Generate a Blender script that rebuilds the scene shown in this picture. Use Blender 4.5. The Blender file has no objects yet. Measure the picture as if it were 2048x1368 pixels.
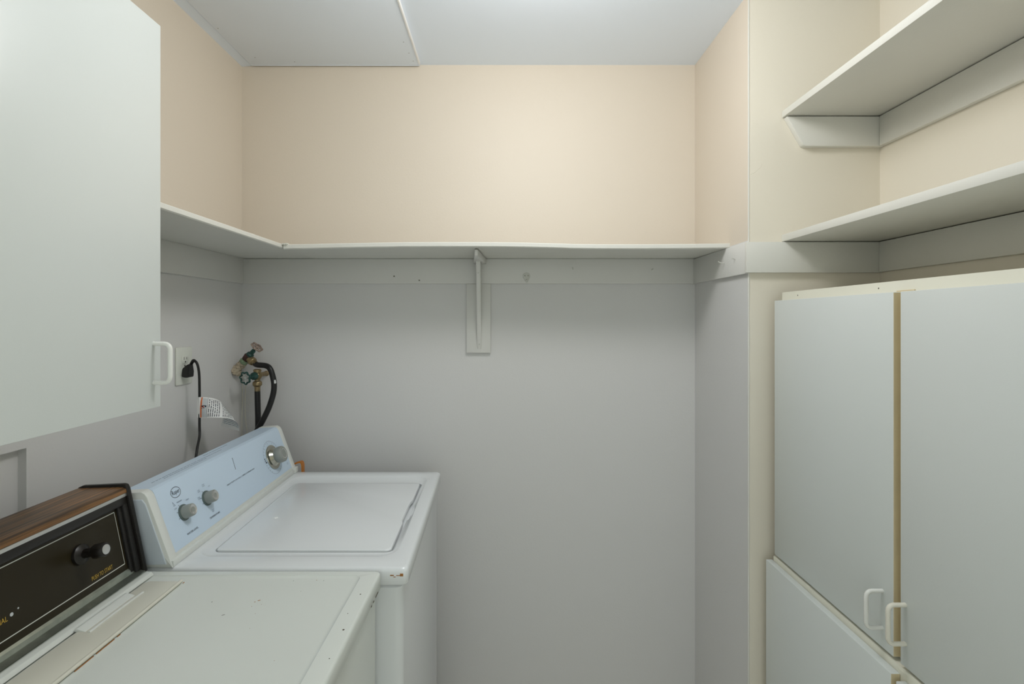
import bpy, bmesh, math, random
from mathutils import Vector, Matrix, noise

random.seed(7)
sc = bpy.context.scene
col = sc.collection

# ------------------------------------------------------------------ camera
H = 1.46
cam_d = bpy.data.cameras.new('camera')
cam = bpy.data.objects.new('camera', cam_d)
col.objects.link(cam)
cam.location = (0, 0, H)
cam.rotation_euler = (math.pi / 2, 0, 0)
cam_d.sensor_width = 36
cam_d.lens = 36 * 1000 / 2048
cam_d.shift_x = 14 / 2048
cam_d.shift_y = -43 / 2048
cam_d.clip_start = 0.01
sc.camera = cam

# ------------------------------------------------------------------ world
wld = bpy.data.worlds.new('world')
sc.world = wld
wld.use_nodes = True
wb = wld.node_tree.nodes['Background']
wb.inputs[0].default_value = (0.92, 1.0, 0.97, 1)
wb.inputs[1].default_value = 1.0

# ------------------------------------------------------------------ lamp
ld = bpy.data.lights.new('ceiling_lamp', 'POINT')
ld.energy = 13.8
ld.shadow_soft_size = 0.12
ld.color = (1.0, 0.98, 0.95)
lo = bpy.data.objects.new('ceiling_lamp', ld)
lo.location = (0.11, 1.02, 2.28)
col.objects.link(lo)

vs = sc.view_settings
vs.view_transform = 'Standard'
vs.look = 'None'
vs.gamma = 1
vs.use_curve_mapping = False
vs.exposure = 0.0


# ------------------------------------------------------------------ materials
def lin(r, g, b):
    def f(c):
        c /= 255
        return c / 12.92 if c <= 0.04045 else ((c + 0.055) / 1.055) ** 2.4
    return (f(r), f(g), f(b), 1)


def mat(name, rgb, rough=0.5, metal=0.0, var=0.0, vscale=6.0, bump=0.0, bscale=300.0, coat=0.0, spec=0.5):
    m = bpy.data.materials.new(name)
    m.use_nodes = True
    nt = m.node_tree
    p = nt.nodes['Principled BSDF']
    c = lin(*rgb)
    p.inputs['Base Color'].default_value = c
    p.inputs['Roughness'].default_value = rough
    p.inputs['Metallic'].default_value = metal
    p.inputs['Specular IOR Level'].default_value = spec
    p.inputs['Coat Weight'].default_value = coat
    tc = nt.nodes.new('ShaderNodeTexCoord')
    if var:
        n = nt.nodes.new('ShaderNodeTexNoise')
        n.inputs['Scale'].default_value = vscale
        n.inputs['Detail'].default_value = 5
        nt.links.new(tc.outputs['Object'], n.inputs['Vector'])
        mx = nt.nodes.new('ShaderNodeMix')
        mx.data_type = 'RGBA'
        mx.inputs[6].default_value = tuple(v * (1 - var) for v in c[:3]) + (1,)
        mx.inputs[7].default_value = tuple(min(1, v * (1 + var * .6)) for v in c[:3]) + (1,)
        nt.links.new(n.outputs['Fac'], mx.inputs[0])
        nt.links.new(mx.outputs[2], p.inputs['Base Color'])
    if bump:
        n2 = nt.nodes.new('ShaderNodeTexNoise')
        n2.inputs['Scale'].default_value = bscale
        n2.inputs['Detail'].default_value = 3
        nt.links.new(tc.outputs['Object'], n2.inputs['Vector'])
        b = nt.nodes.new('ShaderNodeBump')
        b.inputs['Strength'].default_value = bump
        b.inputs['Distance'].default_value = 0.001
        nt.links.new(n2.outputs['Fac'], b.inputs['Height'])
        nt.links.new(b.outputs['Normal'], p.inputs['Normal'])
    return m


def two_tone(name, up, low, zsplit):
    """wall colour switches from low to up at zsplit, the border hidden at the shelf line"""
    m = mat(name, up, 0.55, bump=0.25, bscale=160)
    nt = m.node_tree
    p = nt.nodes['Principled BSDF']
    g = nt.nodes.new('ShaderNodeNewGeometry')
    sx = nt.nodes.new('ShaderNodeSeparateXYZ')
    gt = nt.nodes.new('ShaderNodeMath')
    gt.operation = 'GREATER_THAN'
    gt.inputs[1].default_value = zsplit
    mx = nt.nodes.new('ShaderNodeMix')
    mx.data_type = 'RGBA'
    mx.inputs[6].default_value = lin(*low)
    mx.inputs[7].default_value = lin(*up)
    nt.links.new(g.outputs['Position'], sx.inputs[0])
    nt.links.new(sx.outputs['Z'], gt.inputs[0])
    nt.links.new(gt.outputs[0], mx.inputs[0])
    nt.links.new(mx.outputs[2], p.inputs['Base Color'])
    return m


CREAM = (221, 210, 194)
WHITE_WALL = (217, 216, 214)
M = {}
M['wall'] = two_tone('two_tone_wall', CREAM, WHITE_WALL, 1.694)
M['cream'] = mat('cream_wall_paint', (236, 229, 213), 0.55, bump=0.25, bscale=160)
M['ceiling'] = mat('ceiling_paint', (231, 240, 251), 0.6, bump=0.15, bscale=200)
M['floor'] = mat('vinyl_floor', (226, 220, 208), 0.45, var=0.08, vscale=14)
M['shelf'] = mat('shelf_paint', (224, 223, 215), 0.45, var=0.03, vscale=9, bump=0.2, bscale=240)
M['cleat'] = mat('cleat_paint', (220, 219, 214), 0.45, var=0.03, vscale=9, bump=0.2, bscale=240)
M['ply'] = mat('rough_painted_edge', (226, 226, 216), 0.6, var=0.08, vscale=120, bump=0.9, bscale=190)
M['cab'] = mat('melamine', (219, 224, 221), 0.35, var=0.015, vscale=4, bump=0.08, bscale=500)
M['cabbody'] = mat('cabinet_carcass', (230, 228, 212), 0.45, var=0.04, vscale=8)
M['edge'] = mat('yellowed_edge', (224, 208, 170), 0.55, var=0.1, vscale=20)
M['handle'] = mat('white_plastic_handle', (235, 235, 229), 0.25)
M['handle_old'] = mat('yellowed_plastic_handle', (232, 228, 214), 0.3, var=0.10, vscale=45)
M['enamel'] = mat('white_enamel', (234, 237, 238), 0.22, bump=0.05, bscale=700, coat=0.3)
M['enamel2'] = mat('aged_white_enamel', (226, 230, 224), 0.26, var=0.03, vscale=5, bump=0.05, bscale=700, coat=0.2)
M['plastic'] = mat('white_plastic', (226, 229, 224), 0.35)
M['endcap'] = mat('console_side_plastic', (205, 214, 222), 0.4)
M['blue'] = mat('pale_blue_panel', (207, 225, 242), 0.4)
M['ink'] = mat('dark_print', (36, 44, 58), 0.6)
M['inkfaint'] = mat('faint_print', (122, 140, 158), 0.6)
M['knob'] = mat('grey_knob', (148, 152, 146), 0.35)
M['knobskirt'] = mat('dark_green_grey_skirt', (92, 106, 104), 0.4)
M['alu'] = mat('brushed_aluminium', (222, 222, 220), 0.34, metal=1.0, bump=0.1, bscale=400)
M['chrome'] = mat('chrome', (190, 188, 176), 0.14, metal=1.0)
M['dustchrome'] = mat('dusty_chrome_sill', (176, 182, 170), 0.3, metal=0.9, var=0.35, vscale=60, bump=0.3, bscale=150)
M['black'] = mat('black_plastic', (24, 20, 17), 0.35)
M['dustblack'] = mat('dusty_black_plastic', (26, 24, 22), 0.5, var=0.6, vscale=200)
M['brownpanel'] = mat('dark_brown_glossy_panel', (40, 34, 18), 0.35, spec=0.3)
M['whiteprint'] = mat('white_print', (216, 218, 210), 0.5)
M['yellowprint'] = mat('yellow_print', (206, 170, 66), 0.5)
M['beige'] = mat('beige_plastic', (224, 222, 208), 0.35, var=0.03, vscale=10)
M['rust'] = mat('rust', (172, 118, 62), 0.8, var=0.25, vscale=150)
M['darkchip'] = mat('dark_chip', (70, 58, 42), 0.8)
M['rubber'] = mat('black_rubber', (14, 13, 13), 0.42)
M['brass'] = mat('brass', (158, 140, 106), 0.42, metal=0.85, var=0.45, vscale=80)
M['teal'] = mat('green_painted_metal', (34, 74, 67), 0.5, var=0.4, vscale=90)
M['palegreen'] = mat('verdigris', (128, 150, 118), 0.6, var=0.35, vscale=120)
M['rustred'] = mat('dark_rusty_iron', (64, 36, 28), 0.7, var=0.4, vscale=120)
M['plaster'] = mat('flaking_plaster', (196, 182, 158), 0.8, var=0.65, vscale=130, bump=0.8, bscale=200)
M['silver'] = mat('worn_silver_paint', (186, 188, 184), 0.4, metal=0.4, var=0.3, vscale=140)
M['oldwheel'] = mat('worn_pinkish_metal', (164, 146, 134), 0.55, metal=0.3, var=0.5, vscale=160)
M['plate'] = mat('ivory_outlet_plastic', (224, 226, 216), 0.35)
M['slot'] = mat('dark_slot', (40, 38, 36), 0.7)
M['litwhite'] = mat('lit_edge_white', (248, 248, 248), 0.5)  # whiter than the ceiling so the panel edge seems lit
M['paper'] = mat('white_label_paper', (232, 232, 230), 0.5)
M['orange'] = mat('orange_print', (206, 112, 66), 0.5)
M['orangeplastic'] = mat('orange_strap_plastic', (196, 120, 36), 0.35)
M['string'] = mat('pale_string', (206, 202, 184), 0.8)
M['nail'] = mat('painted_nail', (206, 206, 198), 0.45)
M['screw'] = mat('screw_metal', (120, 116, 106), 0.4, metal=0.8)
M['grey'] = mat('grey_print', (196, 200, 202), 0.5)
M['redprint'] = mat('red_print', (196, 70, 56), 0.5)


def wood_mat():
    m = bpy.data.materials.new('wood_grain_vinyl')
    m.use_nodes = True
    nt = m.node_tree
    p = nt.nodes['Principled BSDF']
    p.inputs['Roughness'].default_value = 0.36
    tc = nt.nodes.new('ShaderNodeTexCoord')
    mp = nt.nodes.new('ShaderNodeMapping')
    mp.inputs['Scale'].default_value = (90, 2.2, 90)
    n = nt.nodes.new('ShaderNodeTexNoise')
    n.inputs['Scale'].default_value = 2.0
    n.inputs['Detail'].default_value = 8
    n.inputs['Distortion'].default_value = 0.6
    r = nt.nodes.new('ShaderNodeValToRGB')
    e = r.color_ramp.elements
    e[0].position, e[0].color = 0.33, lin(70, 50, 32)
    e[1].position, e[1].color = 0.68, lin(156, 110, 64)
    k = e.new(0.5)
    k.color = lin(114, 82, 50)
    nt.links.new(tc.outputs['Object'], mp.inputs['Vector'])
    nt.links.new(mp.outputs[0], n.inputs['Vector'])
    nt.links.new(n.outputs['Fac'], r.inputs[0])
    nt.links.new(r.outputs[0], p.inputs['Base Color'])
    return m


M['wood'] = wood_mat()

# ------------------------------------------------------------------ mesh helpers
XF = {}     # root or part -> matrix applied to the meshes built under it


def new():
    return bmesh.new()


def mk(name, bm, material, parent=None, smooth=True, angle=40):
    me = bpy.data.meshes.new(name)
    if parent is not None and parent in XF:
        bm.transform(XF[parent])
    bmesh.ops.recalc_face_normals(bm, faces=bm.faces[:])
    bm.to_mesh(me)
    bm.free()
    mats = material if isinstance(material, (list, tuple)) else [material]
    for x in mats:
        me.materials.append(M[x] if isinstance(x, str) else x)
    if smooth:
        for pl in me.polygons:
            pl.use_smooth = True
        try:
            me.set_sharp_from_angle(angle=math.radians(angle))
        except Exception:
            pass
    o = bpy.data.objects.new(name, me)
    col.objects.link(o)
    if parent is not None:
        o.parent = parent
        if parent in XF:
            XF[o] = XF[parent]
    return o


def root(name, label, cat, loc=(0, 0, 0), group=None, local=False, shear=0.0):
    o = bpy.data.objects.new(name, None)
    o.empty_display_size = 0.05
    o.location = loc
    col.objects.link(o)
    o['label'] = label
    o['category'] = cat
    if group:
        o['group'] = group
    if local:
        S = Matrix.Identity(4)
        S[0][1] = shear
        XF[o] = S
    else:
        XF[o] = Matrix.Translation(-Vector(loc))
    return o


def tag(o, label, cat, group=None):
    o['label'] = label
    o['category'] = cat
    if group:
        o['group'] = group
    return o


def struct(o):
    o['kind'] = 'structure'
    return o


def box(bm, x0, x1, y0, y1, z0, z1, bev=0.0, seg=2, mi=0):
    vs_ = [bm.verts.new((x, y, z)) for x in (x0, x1) for y in (y0, y1) for z in (z0, z1)]
    idx = [(0, 1, 3, 2), (4, 6, 7, 5), (0, 4, 5, 1), (2, 3, 7, 6), (0, 2, 6, 4), (1, 5, 7, 3)]
    fs = [bm.faces.new([vs_[i] for i in f]) for f in idx]
    for f in fs:
        f.material_index = mi
    if bev:
        es = list({e for f in fs for e in f.edges})
        bmesh.ops.bevel(bm, geom=es, offset=bev, segments=seg, profile=0.5, affect='EDGES')
    return bm


def prism(bm, pts, a0, a1, axis='y', bev=0.0):
    """extrude polygon; axis y: pts are (x,z); axis x: pts (y,z); axis z: pts (x,y)"""
    def v(p, a):
        return {'y': (p[0], a, p[1]), 'x': (a, p[0], p[1]), 'z': (p[0], p[1], a)}[axis]
    A = [bm.verts.new(v(p, a0)) for p in pts]
    B = [bm.verts.new(v(p, a1)) for p in pts]
    n = len(pts)
    fs = [bm.faces.new(A), bm.faces.new(B[::-1])]
    for i in range(n):
        fs.append(bm.faces.new((A[i], A[(i + 1) % n], B[(i + 1) % n], B[i])))
    if bev:
        bmesh.ops.recalc_face_normals(bm, faces=fs)
        es = list({e for f in fs for e in f.edges})
        bmesh.ops.bevel(bm, geom=es, offset=bev, segments=2, profile=0.5, affect='EDGES')
    return bm


def loft(bm, loops, cap0=True, cap1=True):
    rows = [[bm.verts.new(p) for p in L] for L in loops]
    n = len(rows[0])
    for a, b in zip(rows, rows[1:]):
        for i in range(n):
            bm.faces.new((a[i], a[(i + 1) % n], b[(i + 1) % n], b[i]))
    if cap0:
        bm.faces.new(rows[0][::-1])
    if cap1:
        bm.faces.new(rows[-1])
    return bm


def rrect(x0, x1, y0, y1, r, z, n=6):
    out = []
    for cx, cy, a in ((x1 - r, y1 - r, 0), (x0 + r, y1 - r, 90), (x0 + r, y0 + r, 180), (x1 - r, y0 + r, 270)):
        for k in range(n + 1):
            t = math.radians(a + 90 * k / n)
            out.append((cx + r * math.cos(t), cy + r * math.sin(t), z))
    return out


def frame_of(n):
    n = Vector(n).normalized()
    u = n.orthogonal().normalized()
    return u, n.cross(u), n


def lathe(bm, origin, axis, prof, seg=24, cap=True):
    """prof: list of (radius, height along axis)"""
    u, v, n = frame_of(axis)
    o = Vector(origin)
    loops = []
    for r, h in prof:
        loops.append([o + n * h + (u * math.cos(2 * math.pi * k / seg) + v * math.sin(2 * math.pi * k / seg)) * max(r, 1e-5)
                      for k in range(seg)])
    return loft(bm, loops, cap, cap)


def smooth_path(pts, sub=8):
    P = [Vector(p) for p in pts]
    P = [P[0] * 2 - P[1]] + P + [P[-1] * 2 - P[-2]]
    out = []
    for i in range(1, len(P) - 2):
        a, b, c, d = P[i - 1:i + 3]
        for k in range(sub):
            t = k / sub
            out.append(0.5 * ((2 * b) + (c - a) * t + (2 * a - 5 * b + 4 * c - d) * t * t + (3 * b - a - 3 * c + d) * t ** 3))
    out.append(P[-2])
    return out


def tube(bm, pts, r, seg=10, sub=8, closed=False):
    P = smooth_path(pts, sub) if sub > 1 else [Vector(p) for p in pts]
    n = None
    loops = []
    for i, p in enumerate(P):
        t = (P[min(i + 1, len(P) - 1)] - P[max(i - 1, 0)]).normalized()
        if n is None:
            n = t.orthogonal().normalized()
        else:
            n = (n - t * n.dot(t)).normalized()
        b = t.cross(n)
        rr = r(i / (len(P) - 1)) if callable(r) else r
        loops.append([p + (n * math.cos(2 * math.pi * k / seg) + b * math.sin(2 * math.pi * k / seg)) * rr for k in range(seg)])
    return loft(bm, loops)


def text_bm(txt, o, u, v, height, width=None, shear=0.0, align='LEFT', thick=0.0003):
    """lettering mesh lying on the plane (o,u,v); o = left base corner (or centre)"""
    cu = bpy.data.curves.new('t', 'FONT')
    cu.body = txt
    cu.size = 1
    cu.resolution_u = 2
    cu.shear = shear
    to = bpy.data.objects.new('t', cu)
    col.objects.link(to)
    dg = bpy.context.evaluated_depsgraph_get()
    me = bpy.data.meshes.new_from_object(to.evaluated_get(dg))
    bpy.data.objects.remove(to)
    bpy.data.curves.remove(cu)
    xs = [q.co.x for q in me.vertices]
    ys = [q.co.y for q in me.vertices]
    x0, x1, y0, y1 = min(xs), max(xs), min(ys), max(ys)
    sy = height / (y1 - y0)
    sx = width / (x1 - x0) if width else sy
    n = Vector(u).cross(Vector(v)).normalized()
    ox = {'LEFT': x0, 'CENTER': (x0 + x1) / 2}[align]
    oy = {'LEFT': y0, 'CENTER': (y0 + y1) / 2}[align]
    bm = new()
    bm.from_mesh(me)
    bpy.data.meshes.remove(me)
    for q in bm.verts:
        q.co = Vector(o) + Vector(u) * (q.co.x - ox) * sx + Vector(v) * (q.co.y - oy) * sy + n * thick
    return bm


class Plane:
    def __init__(s, o, u, v):
        s.o, s.u, s.v = Vector(o), Vector(u).normalized(), Vector(v).normalized()
        s.n = s.u.cross(s.v).normalized()

    def p(s, a, b, c=0.0):
        return s.o + s.u * a + s.v * b + s.n * c

    def box(s, bm, a0, a1, b0, b1, c0, c1, bev=0.0):
        t = new()
        box(t, a0, a1, b0, b1, c0, c1, bev)
        mm = Matrix((s.u, s.v, s.n)).transposed().to_4x4()
        mm.translation = s.o
        t.transform(mm)
        me = bpy.data.meshes.new('tmp')
        t.to_mesh(me)
        t.free()
        bm.from_mesh(me)
        bpy.data.meshes.remove(me)
        return bm


# ------------------------------------------------------------------ room shell
XL, XR, XA = -0.984, 0.7106, 1.094      # left wall, right return wall, alcove wall
YB, YA, YR = 1.87, 1.459, -1.0          # back wall, alcove end, rear wall
ZC = 2.4156
struct(mk('floor', box(new(), XL - .12, XA + .12, YR - .1, YB + .1, -.06, 0), 'floor'))
struct(mk('ceiling', box(new(), XL - .12, XA + .12, YR - .1, YB + .1, ZC, ZC + .08), 'ceiling'))
struct(mk('wall_back', box(new(), XL - .12, XA + .12, YB, YB + .1, 0, ZC), 'wall'))
RD = 0.0175
bm = new()
box(bm, XL - .12, XL - RD, YR, YB, 0, ZC)
prism(bm, [(1.028, 0), (YB, 0), (YB, ZC), (YR, ZC), (YR, 1.198), (1.028, 1.198)], XL - RD, XL, 'x')
struct(mk('wall_left', bm, 'wall', smooth=False))
bm = new()
box(bm, XR, XA + .12, YA, YB, 0, ZC)
bm.normal_update()
for f in bm.faces:
    f.material_index = 1 if abs(f.normal.y) > .5 else 0
w = struct(mk('wall_right_return', bm, ['wall', 'cream'], smooth=False))
bm = new()
tube(bm, [(.716, YA, 1.887), (.728, YA, 1.892), (.737, YA, 1.901), (.744, YA, 1.906), (.749, YA, 1.917)], .0007, 5, 3)
mk('paint_crack', bm, 'cream', w)
struct(mk('wall_right', box(new(), XA, XA + .12, YR, YA, 0, ZC), 'cream', smooth=False))
bm = new()
box(bm, XL - .12, -.90, YR - .1, YR, 0, ZC)
box(bm, 1.02, XA + .12, YR - .1, YR, 0, ZC)
box(bm, -.90, 1.02, YR - .1, YR, 2.1, ZC)
struct(mk('wall_rear', bm, 'cream', smooth=False))
# paint ridges at the inner and outer corners
bm = new()
pts = []
for i in range(60):
    z = ZC * i / 59
    pts.append((XR + .0005 + .0006 * noise.noise((0, 3, z * 30)), YA + .0005, z))
tube(bm, pts, lambda t: .0022 + .0008 * noise.noise((t * 60, 0, 0)), 6, 1)
struct(mk('trim_1', bm, 'shelf'))
# taped joint along the left wall of the ceiling
bm = new()
prism(bm, [(XL, ZC), (XL + .038, ZC), (XL + .036, ZC - .004), (XL, ZC - .006)], YR, YB - .0, 'y')
struct(mk('trim_2', bm, 'ceiling', smooth=False))

# ceiling access panel
rt = root('access_panel', 'large flat white panel fixed to the ceiling at upper left', 'panel', (-.63, 1.4, ZC))
bm = box(new(), XL + .041, -.3165, .55, 1.852, ZC - .009, ZC, .002)
mk('panel_board', bm, 'ceiling', rt)
bm = new()
box(bm, -.3185, -.3125, .55, 1.845, ZC - .012, ZC, .0015)
mk('edge_strip', bm, 'litwhite', rt)['label'] = 'edge strip coloured extra white to look lit'  # lamplight along the panel edge is put into the strip's colour
bm = new()
prism(bm, [(XL + .041, ZC - .009), (-.3165, ZC - .009), (-.3165, ZC), (XL + .041, ZC)], 1.852, 1.862, 'y', .003)
mk('end_bead', bm, 'ceiling', rt)
for x, y in ((-.93, 1.62), (-.9, 1.80), (-.77, 1.83), (-.345, 1.70), (-.34, 1.77), (-.335, 1.825)):
    bm = new()
    lathe(bm, (x, y, ZC - .0088), (0, 0, -1), [(.0016, 0), (.0016, .0004), (.0004, .0007)], 8)
    mk('nail_head', bm, 'screw', rt)

# ------------------------------------------------------------------ L-shaped shelf over the machines
ZS = 1.690
rt = root('wall_shelf', 'long white corner shelf with wavy rough front edge running along back and left walls', 'shelf', (0, YB, ZS))




# back board: front edge sags slightly
bm = new()
N = 48
rows = []
x0, x1 = -.706, XR
for i in range(N + 1):
    t = i / N
    x = x0 + (x1 - x0) * t
    dz = .0045 * math.sin(max(0, min(1, (t - .05) / .62)) * math.pi) - .0015 * t - .003 * math.sin(max(0, (t - .55) / .45) * math.pi)
    dz -= .003 * (1 - t) ** 6
    jy = .0012 * noise.noise((x * 25, 1, 0))
    jz = .0006 * noise.noise((x * 60, 5, 0))
    yf = 1.592 - .012 * t + jy
    ft = .0155
    rows.append([(x, YB, ZS), (x, yf + .003, ZS + dz + jz), (x, yf, ZS + dz + .003 + jz), (x, yf, ZS + dz + ft - .002 + jz),
                 (x, yf + .002, ZS + dz + ft + jz), (x, YB, ZS + .0155)])
loft(bm, rows)
bm.normal_update()
for f in bm.faces:
    if f.normal.y < -.6 and abs(f.normal.x) < .5:
        f.material_index = 1
o = mk('shelf_board', bm, ['shelf', 'ply'], rt, angle=30)
bm = new()
N = 30
rows = []
for i in range(N + 1):
    y = .9535 + (YB - .9535) * i / N
    xf = -.7095 + .0008 * noise.noise((y * 25, 9, 0))
    e = max(0, (i / N - .7) / .3)
    rows.append([(XL, y, ZS + .0005), (xf - .003, y, ZS + .0005), (xf, y, ZS + .003), (xf, y, ZS + .0125), (xf - .002, y, ZS + .0145), (XL, y, ZS + .0145)])
loft(bm, rows)
bm.normal_update()
for f in bm.faces:
    if f.normal.x > .6:
        f.material_index = 1
mk('shelf_board', bm, ['shelf', 'ply'], rt, angle=30)
# chipped joint
bm = new()
for k in range(5):
    x = -.7085 + k * .0035
    prism(bm, [(x, ZS + .009 + .002 * random.random()), (x + .004, ZS + .013), (x + .003, ZS + .0155 + .0015 * random.random()), (x + .001, ZS + .0145)], 1.586, 1.60, 'y')
mk('chipped_corner', bm, 'ply', rt, smooth=False)
CT = .013
mk('cleat', box(new(), XL, XL + CT, 1.0, YB - CT, 1.597, 1.6902, .0008), 'cleat', rt)
mk('cleat', box(new(), XL, XR, YB - CT, YB, 1.5965, 1.6892, .001), 'cleat', rt)
bm = box(new(), XR - .0105, XR, YA + .0002, YB - CT, 1.597, 1.688, .0008)
mk('cleat', bm, 'cleat', rt)
br = mk('bracket', box(new(), -.1435, -.0535, YB - CT - .0004, YB, 1.340, 1.5962, .0015), 'cleat', rt)
bm = new()
pts = [(YB - CT, 1.352), (YB - CT, 1.672), (1.775, 1.672)]
prism(bm, pts, -.1035, -.0875, 'x', .0015)
mk('brace', bm, 'cleat', br)
bm = new()
A = [(-.117, YB - CT), (-.069, YB - CT), (-.088, 1.615), (-.098, 1.615)]
prism(bm, A, 1.670, 1.6895, 'z', .001)
mk('support_block', bm, 'cleat', br)
for z in (1.63, 1.372):
    bm = new()
    yy = YB - CT - .0002 if z < 1.5 else YB - CT - .0002
    lathe(bm, (-.095, (1.775 if z > 1.6 else 1.86) - .0 if False else (YB - CT - (z - 1.352) / .32 * (YB - CT - 1.775)), z), (0, -1, -.3), [(.003, -.001), (.003, .0008), (.001, .0014)], 10)
    mk('screw', bm, 'nail', br)

# small hardware on the shelf cleats
rt = root('coat_hook', 'small white painted hook plate with two dark screws under shelf right of bracket', 'hook', (.08, YB - CT, 1.62))
bm = new()
pl = [(.08 + .0135 * math.cos(a), 1.625 + .0125 * math.sin(a)) for a in [math.radians(-20 + 220 * k / 12) for k in range(13)]]
pl += [(.0745, 1.606), (.080, 1.600), (.0855, 1.606)]
prism(bm, pl, YB - CT - .003, YB - CT, 'y', .0008)
mk('hook_plate', bm, 'nail', rt)
for dx in (-.0042, .0078):
    bm = new()
    lathe(bm, (.078 + dx, YB - CT - .003, 1.626), (0, -1, 0), [(.0019, 0), (.0017, .0007), (.0003, .001)], 10)
    mk('screw', bm, 'screw', rt)
bm = new()
tube(bm, [(.080, YB - CT - .002, 1.612), (.080, YB - CT - .012, 1.605), (.080, YB - CT - .018, 1.604), (.080, YB - CT - .022, 1.611)], .0026, 8, 5)
mk('prong', bm, 'nail', rt)


def nail(loc, d, L, label, mt='nail', bend=None):
    bm = new()
    p = Vector(loc)
    d = Vector(d).normalized()
    q = p + d * L
    pts = [p - d * .004, p + d * L * .5, q] if bend is None else [p - d * .004, p + d * L * .5, q + Vector(bend)]
    tube(bm, pts, .0014, 7, 4)
    e = (Vector(pts[2]) - Vector(pts[1])).normalized()
    lathe(bm, Vector(pts[2]), e, [(.0028, -.0004), (.0028, .0008), (.002, .0011)], 10)
    return tag(mk('nail', bm, mt), label, 'nail')


nail((.700, 1.592, 1.642), (-1, -.1, .05), .020, 'bent thin nail sticking out of return cleat at the shelf end', 'nail', (0, .004, .004))
nail((.700, 1.522, 1.647), (-1, -.2, .2), .009, 'short white painted nail near the outer end of the return cleat')
nail((.252, YB - CT, 1.650), (-.2, -1, .5), .011, 'angled white nail in the shelf cleat, nearest right of the hook plate')
nail((.545, YB - CT, 1.648), (.2, -1, .3), .010, 'angled white nail in the back shelf cleat nearest the right corner')
nail((-.411, YB - CT, 1.624), (0, -1, 0), .004, 'small dark nail head in back shelf cleat, higher of the two left of bracket', 'screw')
nail((-.318, YB - CT, 1.609), (0, -1, 0), .003, 'small dark nail head low in back shelf cleat, nearest left of bracket', 'screw')

# ------------------------------------------------------------------ alcove shelves
YN = .15
rt = root('alcove_shelf', 'white upper shelf high in the right alcove with chamfered end cleat', 'shelf', (.95, YA, 2.05), 'shelves in the right alcove')
mk('shelf_board', box(new(), .807, XA, YN, YA - .0015, 2.0505, 2.0695, .001), 'shelf', rt)
bm = new()
prism(bm, [(.812, 2.0485), (XA, 2.0485), (XA, 1.9625), (.866, 1.9625), (.8595, 1.966)], YA - .019, YA, 'y', .002)
mk('cleat', bm, 'shelf', rt)
mk('cleat', box(new(), XA - .017, XA, YN, YA - .019, 1.9625, 2.0485, .003), 'shelf', rt)
rt = root('alcove_shelf', 'white lower alcove shelf just above the tall cabinet', 'shelf', (.95, YA, 1.69), 'shelves in the right alcove')
mk('shelf_board', box(new(), .807, XA, YN, YA - .0005, 1.6895, 1.7095, .001), 'shelf', rt)
bm = box(new(), XR - .0112, XA, YA - .013, YA - .0002, 1.5985, 1.6875, .0015)
mk('cleat', bm, 'shelf', rt)
mk('cleat', box(new(), XA - .013, XA, YN, YA - .013, 1.600, 1.6875, .002), 'shelf', rt)


# ------------------------------------------------------------------ cabinets
def d_handle(p0, p1, out, r=.0042, rad=.011):
    """bow handle from p0 to p1 standing off along out"""
    p0, p1, out = Vector(p0), Vector(p1), Vector(out)
    d = (p1 - p0).normalized()
    n = out.normalized()
    P = [p0 - n * .001]
    P.append(p0 + out - n * rad)
    for k in range(1, 5):
        a = math.pi / 2 * k / 4
        P.append(p0 + out - n * rad + n * rad * math.sin(a) + d * rad * (1 - math.cos(a)))
    for k in range(0, 5):
        a = math.pi / 2 * k / 4
        P.append(p1 + out - d * rad + d * rad * math.sin(a) - n * rad * (1 - math.cos(a)))
    P.append(p1 - n * .001)
    bm = new()
    tube(bm, P, r, 12, 1)
    return bm


rt = root('wall_cabinet', 'white melamine wall cabinet with bow handle hung on the left wall', 'cabinet', (-.83, .73, 1.30))
mk('carcass', box(new(), XL, -.6785, .502, .9525, 1.298, 2.023, .001), 'cabbody', rt)
dr = mk('door', box(new(), -.678, -.660, .500, .9585, 1.2955, 2.0245, .0012), 'cab', rt)
mk('handle', d_handle((-.660, .9395, 1.4165), (-.660, .9395, 1.3430), (.031, 0, 0)), 'handle', dr)

XD = .765
rt = root('tall_cabinet', 'white cabinet with two bow handled doors above a lower pair in the right alcove', 'cabinet', (.92, 1.0, 0))
mk('carcass', box(new(), .7845, XA - .002, .50, 1.416, .790, 1.5395, .001), 'cabbody', rt)
for (ya, yb, hy, mt, z1) in ((.985, 1.4195, 1.0135, 'handle', 1.516), (.532, .9675, .9555, 'handle_old', 1.516)):
    bm = box(new(), XD, XD + .019, ya, yb, .797, z1, .0012)
    d = mk('door', bm, 'cab', rt)
    zt = .912 if ya > .9 else .9165
    h = mk('handle', d_handle((XD, hy, zt), (XD, hy, zt - .0745), (-.033, 0, 0)), mt, d)
    mk('edge_band', box(new(), XD + .0006, XD + .0188, ya - .0004, ya + .001, .798, z1 - .001), 'edge', d, smooth=False)['label'] = 'bare tan door edge'
    if mt != 'handle':
        h['label'] = 'yellowed bow handle'
mk('frame_stile', box(new(), .7815, .7845, .955, .998, .800, 1.5195), 'edge', rt)['label'] = 'yellowed frame stile between the doors'
for i, (y, z) in enumerate(((1.34, 1.5275), (1.05, 1.5275))):
    bm = new()
    lathe(bm, (.7845, y, z), (-1, 0, 0), [(.0018, 0), (.0016, .0003)], 8)
    mk('nail_head', bm, 'screw', rt)
mk('lower_carcass', box(new(), XD + .0005, XA - .002, .42, 1.426, .08, .7895, .001), 'cabbody', rt)
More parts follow.
